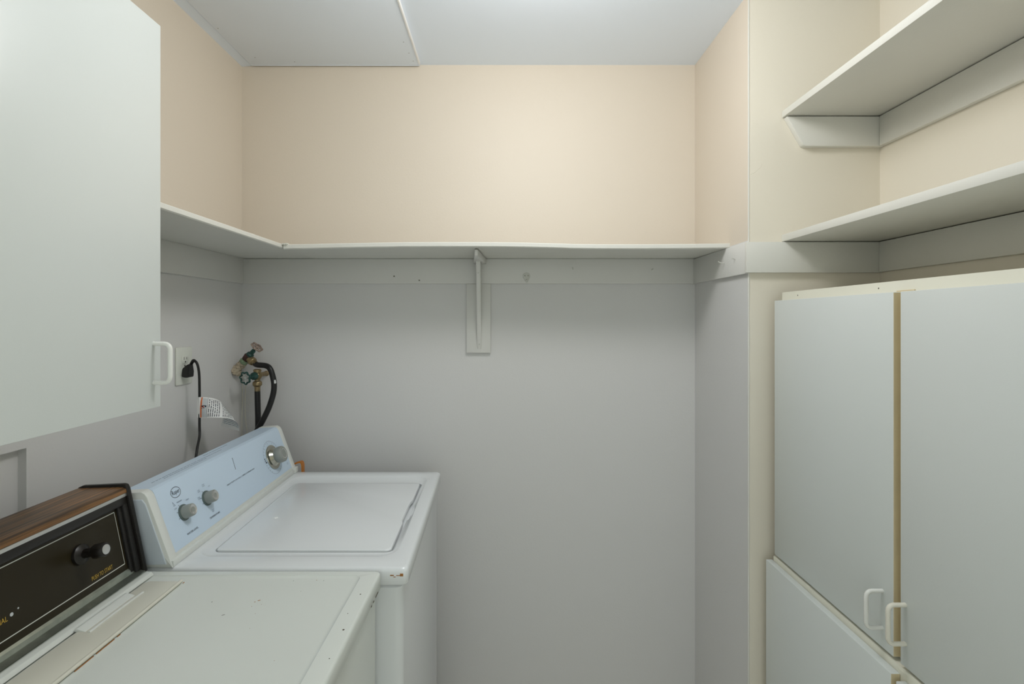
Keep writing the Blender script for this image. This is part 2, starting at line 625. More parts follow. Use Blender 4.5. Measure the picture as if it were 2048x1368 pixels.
for (ya, yb, zt) in ((.967, 1.430, .7775), (.42, .9545, .7720)):
    d = mk('lower_door', box(new(), .746, XD - .0010, ya, yb, .10, zt, .0015), 'cab', rt)
    mk('edge_band', box(new(), .7468, XD - .0016, ya - .0004, ya + .001, .101, zt - .0012), 'edge', d, smooth=False)['label'] = 'bare tan door edge'
mk('lower_stile', box(new(), XD - .0008, XD + .0005, .950, .972, .1, .785), 'cabbody', rt)
mk('plinth', box(new(), XD + .04, XA - .002, .43, 1.41, 0, .08), 'cabbody', rt)

# ------------------------------------------------------------------ washing machine
ZT = .932
rt = root('washing_machine', 'white top loading washing machine with pale blue control panel in the back corner', 'washing machine', (-.712, 1.066, 0), local=True, shear=-.026)
WL, WR, WF = .685, -.14, .505
# body with rounded front corners
loops = []
for z in (.02, .05, .60, .888, .8925):
    ins = .0 if z < .889 else .004
    loops.append(rrect(WR + ins, WF - .012 - ins, .004 + ins, WL - .004 - ins, .018, z, 5))
bm = loft(new(), loops)
body = mk('cabinet_body', bm, 'enamel', rt)
for x in (-.10, .45):
    for y in (.06, .62):
        bm = new()
        lathe(bm, (x, y, 0), (0, 0, 1), [(.02, 0), (.02, .012), (.008, .014), (.008, .03)], 12)
        mk('foot', bm, 'rubber', rt)
# top with sunken lid well
Zb = .896
loops = [rrect(WR, WF - .002, .001, WL - .001, .012, Zb, 6),
         rrect(WR, WF, 0, WL, .012, Zb + .003, 6),
         rrect(WR, WF, 0, WL, .012, ZT - .009, 6),
         rrect(WR + .0015, WF - .0015, .0015, WL - .0015, .012, ZT - .0045, 6),
         rrect(WR + .004, WF - .004, .004, WL - .004, .012, ZT - .0015, 6),
         rrect(WR + .008, WF - .008, .008, WL - .008, .012, ZT, 6),
         rrect(.012, .471, .052, .637, .045, ZT, 6),
         rrect(.016, .467, .056, .633, .043, ZT - .0012, 6),
         rrect(.022, .461, .062, .627, .04, ZT - .0045, 6),
         rrect(.040, .4570, .084, .571, .02, ZT - .0055, 6),
         rrect(.041, .4565, .085, .570, .019, ZT - .018, 6)]
bm = loft(new(), loops)
top = mk('top_panel', bm, 'enamel', rt, angle=50)
# scoop in front of the lid
cb = new()
bmesh.ops.create_uvsphere(cb, u_segments=24, v_segments=12, radius=1)
for q in cb.verts:
    q.co = Vector((.456 + q.co.x * .0135, .322 + q.co.y * .055, ZT - .004 + q.co.z * .013))
cut = mk('cutter', cb, 'enamel', rt)
md = top.modifiers.new('b', 'BOOLEAN')
md.object = cut
md.solver = 'EXACT'
md.operation = 'DIFFERENCE'
dg = bpy.context.evaluated_depsgraph_get()
me2 = bpy.data.meshes.new_from_object(top.evaluated_get(dg))
top.modifiers.clear()
old = top.data
top.data = me2
bpy.data.meshes.remove(old)
bpy.data.objects.remove(cut)
# lid
lid_o = []
x0, x1, y0, y1 = .0435, .4505, .089, .567


def lid_loop(ins, z):
    L = rrect(x0 + ins, x1 - ins, y0 + ins, y1 - ins, .014, z, 6)
    # add the finger notch in the front edge between first and last corners
    out = []
    n = len(L)
    k0 = n - 1
    for i, p in enumerate(L):
        out.append(p)
    for t, dx in ((.0, 0), (.16, 0), (.30, 0), (.345, -.004), (.40, -.005), (.60, -.005), (.655, -.004), (.70, 0), (.85, 0)):
        yy = (y0 + ins + .014) + (y1 - y0 - 2 * ins - .028) * (t * .96 + .02)
        out.append((x1 - ins + dx, yy, z))
    return out


bm = loft(new(), [lid_loop(.002, ZT - .013), lid_loop(0, ZT - .011), lid_loop(0, ZT - .005), lid_loop(.0012, ZT - .0028), lid_loop(.004, ZT - .0015)])
lid = mk('lid', bm, 'enamel', rt, angle=35)

# rust on the near front corner of the top
for k, (x, z, w_, h_) in enumerate(((.467, .9155, .008, .0022), (.480, .9155, .010, .0016), (.488, .9145, .007, .006), (.474, .9125, .005, .0015))):
    bm = box(new(), x, x + w_, -.0004, .001, z, z + h_, .0003)
    mk('rust_spot', bm, 'rust', top)

# console
FP = Plane((0, 0, ZT), (0, 1, 0), (-.056, 0, .155))


def prof_console(g=0.0, b=0.0):
    # lx, dz outline, g grows it outwards
    return [(0 + g, b), (.0 + g, .002), (-.0542 + g, .150), (-.0585 + g * .5, .156 + g * .6), (-.065, .159 + g), (-.120, .156 + g),
            (-.128, .151), (-.138, .03), (-.139, b)]


bm = prism(new(), [(x, ZT + z) for x, z in prof_console()], .024, WL - .024, 'y')
con = mk('console', bm, 'plastic', rt, angle=25)
for a, b in ((0.001, .0248), (WL - .0255, WL - .001)):
    bm = prism(new(), [(x, ZT + z) for x, z in prof_console(.0025)], a, b, 'y', .0022)
    ec = mk('end_cap', bm, 'plastic', con)
    if a < .1:
        bm = new()
        inner = [(-.010, .008), (-.054, .136), (-.062, .146), (-.118, .144), (-.126, .03), (-.128, .006)]
        prism(bm, [(x, ZT + z) for x, z in inner], -.0015, .002, 'y', .001)
        mk('side_inset', bm, 'endcap', ec)['label'] = 'grey blue inset side plate'
bm = new()
box(bm, -.008, .0038, .003, WL - .003, ZT + .0005, ZT + .014, .0015)
mk('base_strip', bm, 'plastic', con)
bm = new()
box(bm, -.004, .0065, WL - .028, WL - .001, ZT + .0005, ZT + .019, .002)
mk('base_clip', bm, 'plastic', con)
# blue film: face + roll-over + top
bm = new()
line = [(FP.p(0, .022, .0012).x, FP.p(0, .022, .0012).z), (-.0542 + .0012, ZT + .1504), (-.0580 + .001, ZT + .1568), (-.065, ZT + .1602), (-.119, ZT + .1572)]
inn = [(line[-1][0] - .0005, line[-1][1] - .0014), (-.065, ZT + .1585), (-.059, ZT + .1555), (-.0555, ZT + .150), (line[0][0] - .0014, line[0][1] - .0004)]
prism(bm, line + inn, .0252, WL - .0258, 'y')
pan = mk('control_panel', bm, 'blue', con, angle=20)
pan['label'] = 'pale blue control panel film'
O = .0014


def lettering(name, txt, u, v, h, w=None, align='CENTER', mt='ink', par=None, P=FP, off=O, shear=0.0):
    return mk(name, text_bm(txt, P.p(u, v, off), P.u, P.v, h, w, shear, align), mt, par if par is not None else pan, smooth=False)


# oval brand mark
bm = new()
n = 40
ou = [FP.p(.0882 + .0178 * math.cos(2 * math.pi * k / n), .1395 + .0125 * math.sin(2 * math.pi * k / n), O) for k in range(n)]
iu = [FP.p(.0882 + .0164 * math.cos(2 * math.pi * k / n), .1395 + .0112 * math.sin(2 * math.pi * k / n), O) for k in range(n)]
loft(bm, [ou, iu], False, False)
mk('oval_emblem', bm, 'ink', pan, smooth=False)
lettering('lettering', 'Roper', .0885, .1390, .0135, .0268)
lettering('lettering', 'WATER LEVEL', .0985, .0405, .0046, .043)
lettering('lettering', 'TEMPERATURE', .191, .0405, .0046, .0455)
lettering('lettering', 'HEAVY DUTY | 8 CYCLE | 2 SPEED COMBINATIONS', .357, .0885, .0046, .154)
lettering('lettering', 'MEDIUM', .0885, .1165, .0032, .0175, mt='inkfaint')
lettering('lettering', 'HIGH', .1165, .1110, .0032, .011, mt='inkfaint')
lettering('lettering', 'LOW', .070, .1060, .0032, .009, mt='inkfaint')
lettering('lettering', 'COLD\nCOLD', .1565, .0985, .0066, .0105, mt='inkfaint')
lettering('lettering', 'COLD\nWARM', .164, .1145, .0066, .0105, mt='inkfaint')
lettering('lettering', 'WARM\nWARM', .187, .1215, .0066, .0105, mt='inkfaint')
lettering('lettering', 'HOT', .208, .1125, .0034, .008, mt='inkfaint')
lettering('lettering', 'WASH\nTEMP', .191, .0535, .0070, .0105, mt='inkfaint')
lettering('lettering', 'PULL\nON', .640, .043, .0065, .011, mt='inkfaint')
# wedge beside the water level scale
bm = new()
f = [FP.p(.0665, .1125, O), FP.p(.0735, .1125, O), FP.p(.0672, .124, O)]
g = [FP.p(.0675, .1135, O), FP.p(.0715, .1135, O), FP.p(.0678, .1205, O)]
loft(bm, [f, g], False, False)
mk('level_wedge', bm, 'inkfaint', pan, smooth=False)
# short list of cycle names in the middle of the panel, too small to read: dashes
bm = new()
for k in range(9):
    FP.box(bm, .3412 + .0004 * k, .3436 + .0004 * k, .1155 + k * .0038, .1180 + k * .0038, O - .0004, O + .0001)
mk('fine_print', bm, 'ink', pan, smooth=False)['kind'] = 'stuff'
# fine print along the top
bm = new()
rng = random.Random(3)
for row, (xa, ua, ub) in enumerate(((-.080, .10, .27), (-.0885, .07, .36), (-.104, .30, .42))):
    u = ua
    while u < ub:
        L = rng.uniform(.004, .013)
        dz = .1602 - (abs(xa) - .065) / .054 * .003
        box(bm, xa - .0014, xa, u, u + L, ZT + dz - .0004, ZT + dz + .0003)
        u += L + rng.uniform(.0015, .004)
mk('fine_print', bm, 'inkfaint', pan, smooth=False)['kind'] = 'stuff'

# dial ring of the timer
bm = new()
cu, cv = .559, .0885
n = 64
for r0, r1 in ((.0545, .0538),):
    a0, a1 = 0, n
    loft(bm, [[FP.p(cu + r0 * math.cos(2 * math.pi * k / n), cv + r0 * math.sin(2 * math.pi * k / n), O) for k in range(n)],
              [FP.p(cu + r1 * math.cos(2 * math.pi * k / n), cv + r1 * math.sin(2 * math.pi * k / n), O) for k in range(n)]], False, False)
for k in range(26):
    a = math.radians(20 + k * 12.5)
    L = .004 if k % 3 else .008
    if 18 <= k <= 21:
        continue
    d = Vector((math.cos(a), math.sin(a)))
    t = Vector((-d.y, d.x)) * .0006
    c0 = Vector((cu, cv)) + d * .053
    c1 = Vector((cu, cv)) + d * (.053 - L)
    bm.faces.new([bm.verts.new(FP.p(q.x, q.y, O)) for q in (c0 + t, c0 - t, c1 - t, c1 + t)])
mk('dial_ring', bm, 'inkfaint', pan, smooth=False)
bm = new()
for a, rr, w_ in ((178, .0495, .006), (186, .047, .010), (172, .0505, .004)):
    a = math.radians(a)
    c = Vector((cu + rr * math.cos(a), cv + rr * math.sin(a)))
    FP.box(bm, c.x - .003, c.x + .003, c.y - w_ / 4, c.y + w_ / 4, O - .0005, O)
mk('dial_mark', bm, 'ink', pan, smooth=False)


def small_knob(u, v):
    bm = new()
    lathe(bm, FP.p(u, v, .0012), FP.n, [(.0188, 0), (.0188, .0016), (.0178, .003), (.0135, .0032)], 36)
    sk = mk('knob_skirt', bm, 'knobskirt', rt)
    bm = new()
    lathe(bm, FP.p(u, v, .003), FP.n, [(.0154, 0), (.0152, .004), (.0144, .018), (.0138, .0205), (.0128, .0215), (.0118, .0213)], 36)
    kb = mk('knob', bm, 'knob', rt)
    bm = new()
    lathe(bm, FP.p(u, v, .003), FP.n, [(.0118, .0208), (.0118, .0220), (.0109, .0223), (.0102, .0218), (.0003, .0206)], 36)
    mk('knob_cap', bm, 'alu', kb)
    bm = new()
    for a in (200, 160, 112):
        a = math.radians(a)
        d = Vector((math.cos(a), math.sin(a)))
        t = Vector((-d.y, d.x)) * .0005
        c0, c1 = Vector((u, v)) + d * .0192, Vector((u, v)) + d * .0235
        bm.faces.new([bm.verts.new(FP.p(q.x, q.y, O)) for q in (c0 + t, c0 - t, c1 - t, c1 + t)])
    mk('tick_mark', bm, 'ink', pan, smooth=False)


small_knob(.0915, .0885)
small_knob(.1845, .0885)
bm = new()
lathe(bm, FP.p(cu, cv, .0005), FP.n, [(.0385, 0), (.0400, .003), (.0392, .0048), (.036, .0055), (.030, .006), (.026, .011), (.0225, .015)], 48)
mk('timer_skirt', bm, 'chrome', rt)
bm = new()
lathe(bm, FP.p(cu, cv, .0), FP.n, [(.0215, .013), (.0235, .018), (.0262, .024), (.0265, .030), (.0255, .038), (.0235, .0405), (.0190, .0415), (.0172, .0410)], 48)
tk = mk('timer_knob', bm, 'knob', rt)
bm = new()
lathe(bm, FP.p(cu, cv, .0), FP.n, [(.0172, .0405), (.0170, .0414), (.0003, .0392)], 48)
mk('knob_cap', bm, 'alu', tk)

# ------------------------------------------------------------------ dryer
ZD = .9325
rt = root('clothes_dryer', 'aged white clothes dryer with wood grain and black console in the foreground', 'dryer', (-.757, .37, 0), local=True)
DF, DL, DR = .496, .686, -.15
loops = [rrect(DR, DF - .010, .004, DL - .004, .010, z, 4) for z in (.02, .05, .6, .8955)]
mk('cabinet_body', loft(new(), loops), 'enamel2', rt)
for x in (-.10, .43):
    for y in (.06, .62):
        bm = new()
        lathe(bm, (x, y, 0), (0, 0, 1), [(.02, 0), (.02, .012), (.008, .014), (.008, .03)], 12)
        mk('foot', bm, 'rubber', rt)
loops = [rrect(DR, DF - .002, .001, DL - .001, .010, .8975, 5),
         rrect(DR, DF, 0, DL, .010, .900, 5),
         rrect(DR, DF, 0, DL, .010, ZD - .007, 5),
         rrect(DR + .001, DF - .001, .001, DL - .001, .010, ZD - .003, 5),
         rrect(DR + .003, DF - .003, .003, DL - .003, .010, ZD - .0008, 5),
         rrect(DR + .006, DF - .006, .006, DL - .006, .010, ZD, 5),
         rrect(.014, .460, .030, .666, .014, ZD, 5),
         rrect(.0155, .4585, .0315, .6645, .013, ZD - .0020, 5),
         rrect(.021, .453, .037, .659, .010, ZD - .0034, 5)]
dtop = mk('top_panel', loft(new(), loops), 'enamel2', rt, angle=50)
# rust specks and chips on the top
rng = random.Random(11)
Zp = ZD - .0034
for (x, y, a, b, ang, mt) in ((-.5525, .9428, .0012, .005, .2, 'darkchip'), (-.5081, .9009, .0075, .0012, .7, 'darkchip'), (-.466, .948, .0065, .0022, .5, 'rust'),
                              (-.4715, .943, .0035, .002, .5, 'rust'), (-.470, .928, .0018, .0012, 0, 'rust'), (-.455, .934, .0014, .001, 0, 'rust'),
                              (-.4312, 1.0193, .002, .001, 0, 'darkchip'), (-.385, 1.022, .003, .0012, .2, 'rust'), (-.37, 1.02, .002, .0012, 0, 'darkchip'),
                              (-.452, .905, .0014, .001, 0, 'rust'), (-.40, .98, .001, .001, 0, 'darkchip'), (-.44, .862, .001, .001, 0, 'rust'), (-.36, .78, .0012, .001, 0, 'rust')):
    bm = new()
    n = 7
    c, s = math.cos(ang), math.sin(ang)
    pts = []
    for k in range(n):
        t = 2 * math.pi * k / n
        rx, ry = a * math.cos(t) * rng.uniform(.5, 1) * .5, b * math.sin(t) * rng.uniform(.5, 1) * .5
        pts.append((x + .757 + rx * c - ry * s, y - .37 + rx * s + ry * c))
    prism(bm, pts, Zp - .0003, Zp + .0004, 'z')
    mk('rust_spot' if mt == 'rust' else 'paint_chip', bm, mt, dtop, smooth=False)
for (x, y, a) in ((-.2785, .9634, .0016), (-.2755, .8528, .0022), (-.283, .90, .001), (-.274, .78, .0012)):
    bm = new()
    lathe(bm, (x + .757, y - .37, ZD - .0002), (0, 0, 1), [(a, 0), (a * .8, .0005)], 6)
    mk('paint_chip', bm, 'darkchip', dtop, smooth=False)
for (y, L) in ((1.020, .008), (1.008, .010), (.99, .006), (.975, .004)):
    mk('rust_spot', box(new(), DF - .0005, DF + .0004, y - .37, y - .37 + L, .9005, .9025), 'darkchip', dtop)

# lint screen cover
bm = new()
loops = [rrect(.033, .102, .30, .640, .010, ZD - .004, 5), rrect(.033, .102, .30, .640, .010, ZD + .0008, 5), rrect(.035, .100, .302, .638, .009, ZD + .0018, 5)]
lint = mk('lint_cover', loft(bm, loops), 'beige', rt)
lint['label'] = 'beige lint screen cover at the back of the top'
bm = new()
tube(bm, [(.1035, .30, ZD + .001), (.1040, .47, ZD + .001), (.1025, .641, ZD + .001)], .0033, 10, 4)
mk('cover_rim', bm, 'beige', lint)
for (a, b) in ((.385, .420), (.425, .462), (.468, .475), (.639, .6435)):
    mk('rust_line', box(new(), .1064, .1074, a, b, ZD - .0034, ZD - .0022), 'rust', lint, smooth=False)
bm = new()
tube(bm, [(.0565, .472, ZD + .002), (.0567, .535, ZD + .0028), (.0570, .597, ZD + .002)], .0022, 8, 4)
mk('grip_ridge', bm, 'plastic', lint)
bm = new()
prism(bm, [(.030, ZD + .006), (.0335, ZD + .0065), (.0485, ZD + .0024), (.0485, ZD + .001), (.030, ZD + .001)], .474, .587, 'y', .0006)
mk('grip_slope', bm, 'plastic', lint)
# rear ridge in front of the console
bm = new()
prism(bm, [(.0055, ZD), (.0075, ZD + .005), (.014, ZD + .0075), (.0235, ZD + .006), (.029, ZD)], .02, .668, 'y', .001)
mk('rear_ridge', bm, 'enamel2', rt)

# console
DP = Plane((0, 0, ZD), (0, 1, 0), (-.037, 0, .176))
bm = new()
c0 = DP.p(0, .0, -.016)
c1 = DP.p(0, .168, -.016)
prism(bm, [(c0.x, ZD), (c1.x, c1.z), (-.130, ZD + .168), (-.146, ZD)], .0, DL - .012, 'y')
dc = mk('console', bm, 'black', rt, smooth=False)
bm = new()
DP.box(bm, .01, .656, .014, .156, -.0165, -.012)
dpan = mk('control_panel', bm, 'brownpanel', dc, smooth=False)
bm = new()
DP.box(bm, .0, .676, .1495, .1645, -.016, -.001, .001)
DP.box(bm, .0, .676, .1475, .1515, -.016, -.007, .001)
mk('bezel_top', bm, 'black', dc)
bm = new()
DP.box(bm, .6555, .6655, .012, .153, -.016, -.007, .002)
DP.box(bm, .6635, .6765, .008, .160, -.016, -.002, .002)
mk('bezel_side', bm, 'dustblack', dc)['label'] = 'dusty black side bezel'
bm = new()
DP.box(bm, .0, .6765, .1645, .1712, -.016, .0008, .0008)
mk('trim_strip', bm, 'alu', dc)['label'] = 'thin aluminium trim strip'
# wood top
bm = new()
w0 = DP.p(0, .1715, .0005)
w1 = DP.p(0, .1800, .0005)
pts = [(w0.x, w0.z), (w1.x + .0005, w1.z - .001), (w1.x - .006, w1.z + .0018), (w1.x - .016, w1.z + .0022), (-.136, ZD + .1765), (-.136, ZD + .168), (-.06, ZD + .168)]
prism(bm, pts, 0, .677, 'y')
mk('wood_top', bm, 'wood', dc, angle=25)['label'] = 'wood grain console top'
# black end trims
bm = new()
prism(bm, [(.0035, ZD + .0005), (-.033, ZD + .176), (-.037, ZD + .1835), (-.043, ZD + .1855), (-.128, ZD + .1815), (-.137, ZD + .1775), (-.141, ZD + .168), (-.149, ZD + .0005)],
      .6765, .6855, 'y', .0018)
mk('end_trim', bm, 'black', dc)
# chrome sill
bm = new()
s0, s1 = DP.p(0, .0215, -.0115), DP.p(0, .002, .0045)
prism(bm, [(s0.x, s0.z), (s0.x + .004, s0.z - .0035), (s0.x + .0065, s0.z - .011), (.0045, ZD + .004), (.0045, ZD), (-.012, ZD)], 0, .676, 'y')
mk('sill', bm, 'dustchrome', dc, angle=15)['label'] = 'dusty chrome sill'
# print on the panel
OD = -.0117


def pline(bm, a, b, w_=.0008):
    a, b = Vector(a), Vector(b)
    d = (b - a).normalized()
    t = Vector((-d.y, d.x)) * w_
    bm.faces.new([bm.verts.new(DP.p(q.x, q.y, OD)) for q in (a + t, a - t, b - t, b + t)])


bm = new()
pline(bm, (.02, .1415), (.650, .1415))
pline(bm, (.650, .1415), (.650, .0345), .0005)
pline(bm, (.02, .0345), (.650, .0345))
mk('border_line', bm, 'whiteprint', dpan, smooth=False)
lettering('lettering', 'PUSH TO START', .5955, .0440, .0078, .050, mt='yellowprint', par=dpan, P=DP, off=OD, shear=.15)
lettering('lettering', 'NORMAL', .3965, .0635, .0078, .037, mt='yellowprint', par=dpan, P=DP, off=OD, shear=.15)
for u, v, a in ((.4225, .0655, .0030), (.4340, .0690, .0015)):
    bm = new()
    lathe(bm, DP.p(u, v, OD), DP.n, [(a, 0), (a * .8, .0003)], 9)
    mk('paint_chip', bm, 'grey', dpan, smooth=False)
ku, kv = .5575, .0975
bm = new()
lathe(bm, DP.p(ku, kv, -.0118), DP.n, [(.0185, 0), (.0180, .005), (.0140, .008), (.0085, .010), (.0080, .022), (.0100, .026), (.0128, .030), (.0128, .046), (.0115, .049), (.0085, .0495)], 32)
kb = mk('start_button', bm, 'black', rt)
bm = new()
lathe(bm, DP.p(ku, kv, -.0118), DP.n, [(.0088, .0485), (.0088, .0502), (.0080, .0506), (.0003, .0500)], 32)
mk('button_cap', bm, 'alu', kb)

# ------------------------------------------------------------------ outlet, cord and tag
rt = root('power_outlet', 'ivory duplex outlet plate on the left wall beside cabinet handle', 'outlet', (XL, 1.527, 1.322))
PY, PZ = 1.527, 1.322
bm = new()
box(bm, XL, XL + .006, PY - .0375, PY + .0375, PZ - .057, PZ + .057, .0028)
pl = mk('cover_plate', bm, 'plate', rt)
for dz in (.0195, -.0195):
    bm = new()
    loops = []
    for x, g in ((XL + .004, 0), (XL + .0075, 0), (XL + .0082, -.0008)):
        L = rrect(PY - .0165 - g, PY + .0165 + g, PZ + dz - .014 - g, PZ + dz + .014 + g, .0105, 0, 6)
        loops.append([(x, p[0], p[1]) for p in L])
    loft(bm, loops)
    s = mk('socket', bm, 'plate', rt)
    bm = new()
    box(bm, XL + .008, XL + .0084, PY - .0075, PY - .0055, PZ + dz - .001, PZ + dz + .0075)
    box(bm, XL + .008, XL + .0084, PY + .0050, PY + .0068, PZ + dz - .001, PZ + dz + .0065)
    lathe(bm, (XL + .008, PY, PZ + dz - .0075), (1, 0, 0), [(.0026, 0), (.0026, .0004)], 10)
    mk('slots', bm, 'slot', s)
bm = new()
lathe(bm, (XL + .0055, PY, PZ), (1, 0, 0), [(.0035, 0), (.003, .0012), (.0005, .0016)], 12)
mk('screw', bm, 'screw', rt)


def at(px, py, X):
    """point at lateral distance X on the sight line, used to lay out cords and hoses"""
    Y = X * 1000 / (px - 1010)
    return Vector((X, Y, H - (py - 641) * Y / 1000))


rt = root('power_cable', 'black appliance cord plugged into outlet and hanging behind the washing machine with warning tag', 'cord', (XL + .02, 1.527, 1.30))
zc = PZ - .0195
bm = new()
loops = []
for x, wy, z0, z1 in ((XL + .0085, .0125, -.013, .013), (XL + .014, .0135, -.014, .016), (XL + .020, .0140, -.015, .022), (XL + .028, .0135, -.015, .026), (XL + .031, .0120, -.013, .024)):
    L = []
    for y, z in ((-wy, z0), (wy, z0), (wy, (z0 + z1) / 2 - .003), (wy * .70, z1), (-wy * .70, z1), (-wy, (z0 + z1) / 2 - .003)):
        L.append((x, PY - .007 + y, zc + z))
    loops.append(L)
loft(bm, loops)
bmesh.ops.bevel(bm, geom=bm.edges[:], offset=.0015, segments=2, affect='EDGES')
plug = mk('plug', bm, 'rubber', rt)
bm = new()
pth = [(XL + .025, PY - .002, zc + .024), at(388, 722, -.945), at(394, 727, -.935), at(398, 745, -.930), at(399, 775, -.930), at(399, 815, -.930), at(399, 850, -.928),
       at(399, 872, -.922), at(395, 893, -.912), at(391, 918, -.905), (-.905, 1.43, .98), (-.91, 1.42, .80)]
tube(bm, pth, .0036, 10, 8)
cord = mk('cable', bm, 'rubber', rt)
bm = new()
tube(bm, [(XL + .026, PY - .003, zc + .022), at(386.5, 721.5, -.946), at(390, 722.5, -.941)], .0048, 10, 5)
mk('strain_relief', bm, 'rubber', plug)

# curled warning tag
T0 = at(399, 835, -.930)
sc_ = T0.y / 1000
R_ = 25.0
fold = Vector((-14.5, 40.0))
nr = Vector((.795, .607))
tdir = Vector((.607, -.795))


def tagpt(a, b, lift=0.0):
    """flat label coordinates in px (a along, b up) -> curled sheet in space"""
    q = (Vector((a, b)) - fold).dot(nr)
    s = (Vector((a, b)) - fold).dot(tdir)
    if q <= 0:
        pq, dep, nx, nd = q, 0.0, 0.0, -1.0
    else:
        th = q / R_
        if th <= math.pi:
            pq, dep, nx, nd = R_ * math.sin(th), R_ * (1 - math.cos(th)), math.sin(th), -math.cos(th)
        else:
            pq, dep, nx, nd = -(q - math.pi * R_), 2 * R_, 0.0, 1.0
    P = fold + tdir * s + nr * pq
    o_ = Vector((T0.x + P.x * sc_, T0.y - .0040 + dep * sc_, T0.z + P.y * sc_))
    o_ += Vector((nr.x * nx, nd, nr.y * nx)) * lift
    return o_


def tag_patch(bm, a0, a1, b0, b1, lift, na=10, nb=6):
    g = [[bm.verts.new(tagpt(a0 + (a1 - a0) * i / na, b0 + (b1 - b0) * j / nb, lift)) for j in range(nb + 1)] for i in range(na + 1)]
    for i in range(na):
        for j in range(nb):
            bm.faces.new((g[i][j], g[i + 1][j], g[i + 1][j + 1], g[i][j + 1]))
    return g


bm = new()
g0 = tag_patch(bm, -3, 104, 0, 41, 0, 60, 20)
g1 = tag_patch(bm, -3, 104, 0, 41, -.0004, 60, 20)
tg = mk('warning_tag', bm, 'paper', rt, angle=60)
tg['label'] = 'curled white warning tag'
bm = new()
lathe(bm, (T0.x + .0003, T0.y + .0004, T0.z), (0, 0, 1), [(.0045, 0), (.0045, 41 * sc_)], 14)
mk('tag_sleeve', bm, 'paper', tg)
bm = new()
tag_patch(bm, 3.0, 6.0, .5, 40.5, .0006, 2, 4)
mk('tag_stripe', bm, 'orange', tg, smooth=False)
bm = new()
tag_patch(bm, 6.6, 14.5, 1, 39, .0002, 5, 12)
mk('tag_band', bm, 'grey', tg, smooth=False)
bm = new()
for (a0, a1, b0, b1) in ((5, 8.5, 21, 24.5), (11, 14, 21, 24.5), (8.5, 11, 23.4, 25), (8, 11, 19, 20.2), (5.5, 7, 18, 19.5)):
    tag_patch(bm, a0, a1, b0, b1, .0004, 3, 3)
mk('tag_symbol', bm, 'ink', tg, smooth=False)
bm = new()
tag_patch(bm, 7.8, 9.8, 20.5, 23, .0005, 2, 2)
mk('tag_symbol', bm, 'redprint', tg, smooth=False)
bm = new()
tag_patch(bm, 15.2, 15.9, 1, 40, .0003, 1, 14)
rng = random.Random(5)
for k in range(21):
    b = 2.0
    a = 18 + k * 3.8
    if k % 7 == 6:
        continue
    while b < 38:
        L = rng.uniform(3, 9)
        tag_patch(bm, a, a + 1.3, b, min(38, b + L), .0003, 1, 4)
        b += L + rng.uniform(.8, 1.8)
mk('fine_print', bm, 'ink', tg, smooth=False)['kind'] = 'stuff'
bm = new()
for k in range(22):
    b = 2.0
    a = 20 + k * 3.6
    while b < 38:
        L = rng.uniform(3, 9)
        tag_patch(bm, a, a + 1.0, b, min(38, b + L), -.0007, 1, 4)
        b += L + rng.uniform(.8, 1.8)
mk('fine_print', bm, 'inkfaint', tg, smooth=False)['kind'] = 'stuff'

# ------------------------------------------------------------------ water valves and hoses


def rough(bm, amp, sc2):
    for q in bm.verts:
        d = noise.noise_vector(q.co * sc2)
        q.co += d * amp


def hand_wheel(center, axis, R, r, lobes):
    u, v, n = frame_of(axis)
    c = Vector(center)
    bm = new()
    N = 48
    loops = []
    for k in range(N):
        a = 2 * math.pi * k / N
        rr = R * (1 + .10 * math.cos(lobes * a))
        d = u * math.cos(a) + v * math.sin(a)
        loops.append([c + d * rr + (d * math.cos(2 * math.pi * j / 8) + n * math.sin(2 * math.pi * j / 8)) * r for j in range(8)])
    rows = [[bm.verts.new(p) for p in L] for L in loops]
    for i in range(N):
        A, B = rows[i], rows[(i + 1) % N]
        for j in range(8):
            bm.faces.new((A[j], A[(j + 1) % 8], B[(j + 1) % 8], B[j]))
    sp = new()
    for k in range(lobes):
        a = 2 * math.pi * k / lobes
        d = u * math.cos(a) + v * math.sin(a)
        tube(sp, [c + d * .003 + n * .0015, c + d * R * 1.02], .0022, 7, 2)
    lathe(sp, c - n * .004, n, [(.006, 0), (.006, .006), (.003, .009), (.0008, .0095)], 14)
    return bm, sp


# upper valve
A = Vector((XL, 1.818, 1.272))
B = Vector((-.8905, 1.800, 1.367))
ax = (B - A).normalized()
LL = (B - A).length
rt = root('water_valve', 'corroded upper water valve slanting out of the corner with a worn hand wheel', 'valve', tuple(A), 'valves for the washing machine')
bm = new()
base_prof = [(.018, 0), (.021, .005), (.017, .012), (.0125, .022), (.0130, .036), (.0115, .046), (.0125, .056)]
dense = []
for (ra, ha), (rb, hb) in zip(base_prof, base_prof[1:]):
    dense += [(ra + (rb - ra) * k / 4, ha + (hb - ha) * k / 4) for k in range(4)]
lathe(bm, A + ax * .002, ax, dense + [base_prof[-1]], 36)
rough(bm, .006, 120)
rough(bm, .0025, 320)
mk('plaster_crust', bm, 'plaster', rt)['label'] = 'flaking plaster around the pipe'
bm = new()
lathe(bm, A + ax * .050, ax, [(.0145, 0), (.0155, .003), (.0155, .012), (.0130, .015)], 6)
mk('collar', bm, 'palegreen', rt)['label'] = 'verdigris hexagonal collar'
bm = new()
lathe(bm, A + ax * .064, ax, [(.0120, 0), (.0150, .005), (.0155, .018), (.0125, .024)], 16)
rough(bm, .0012, 150)
vb = mk('valve_body', bm, 'rustred', rt)
bm = new()
lathe(bm, A + ax * .086, ax, [(.0135, 0), (.0140, .008), (.0120, .010), (.0085, .013), (.0080, .026), (.0060, .028), (.0040, .030), (.0040, .048)], 8)
rough(bm, .0009, 150)
mk('bonnet', bm, 'teal', rt)
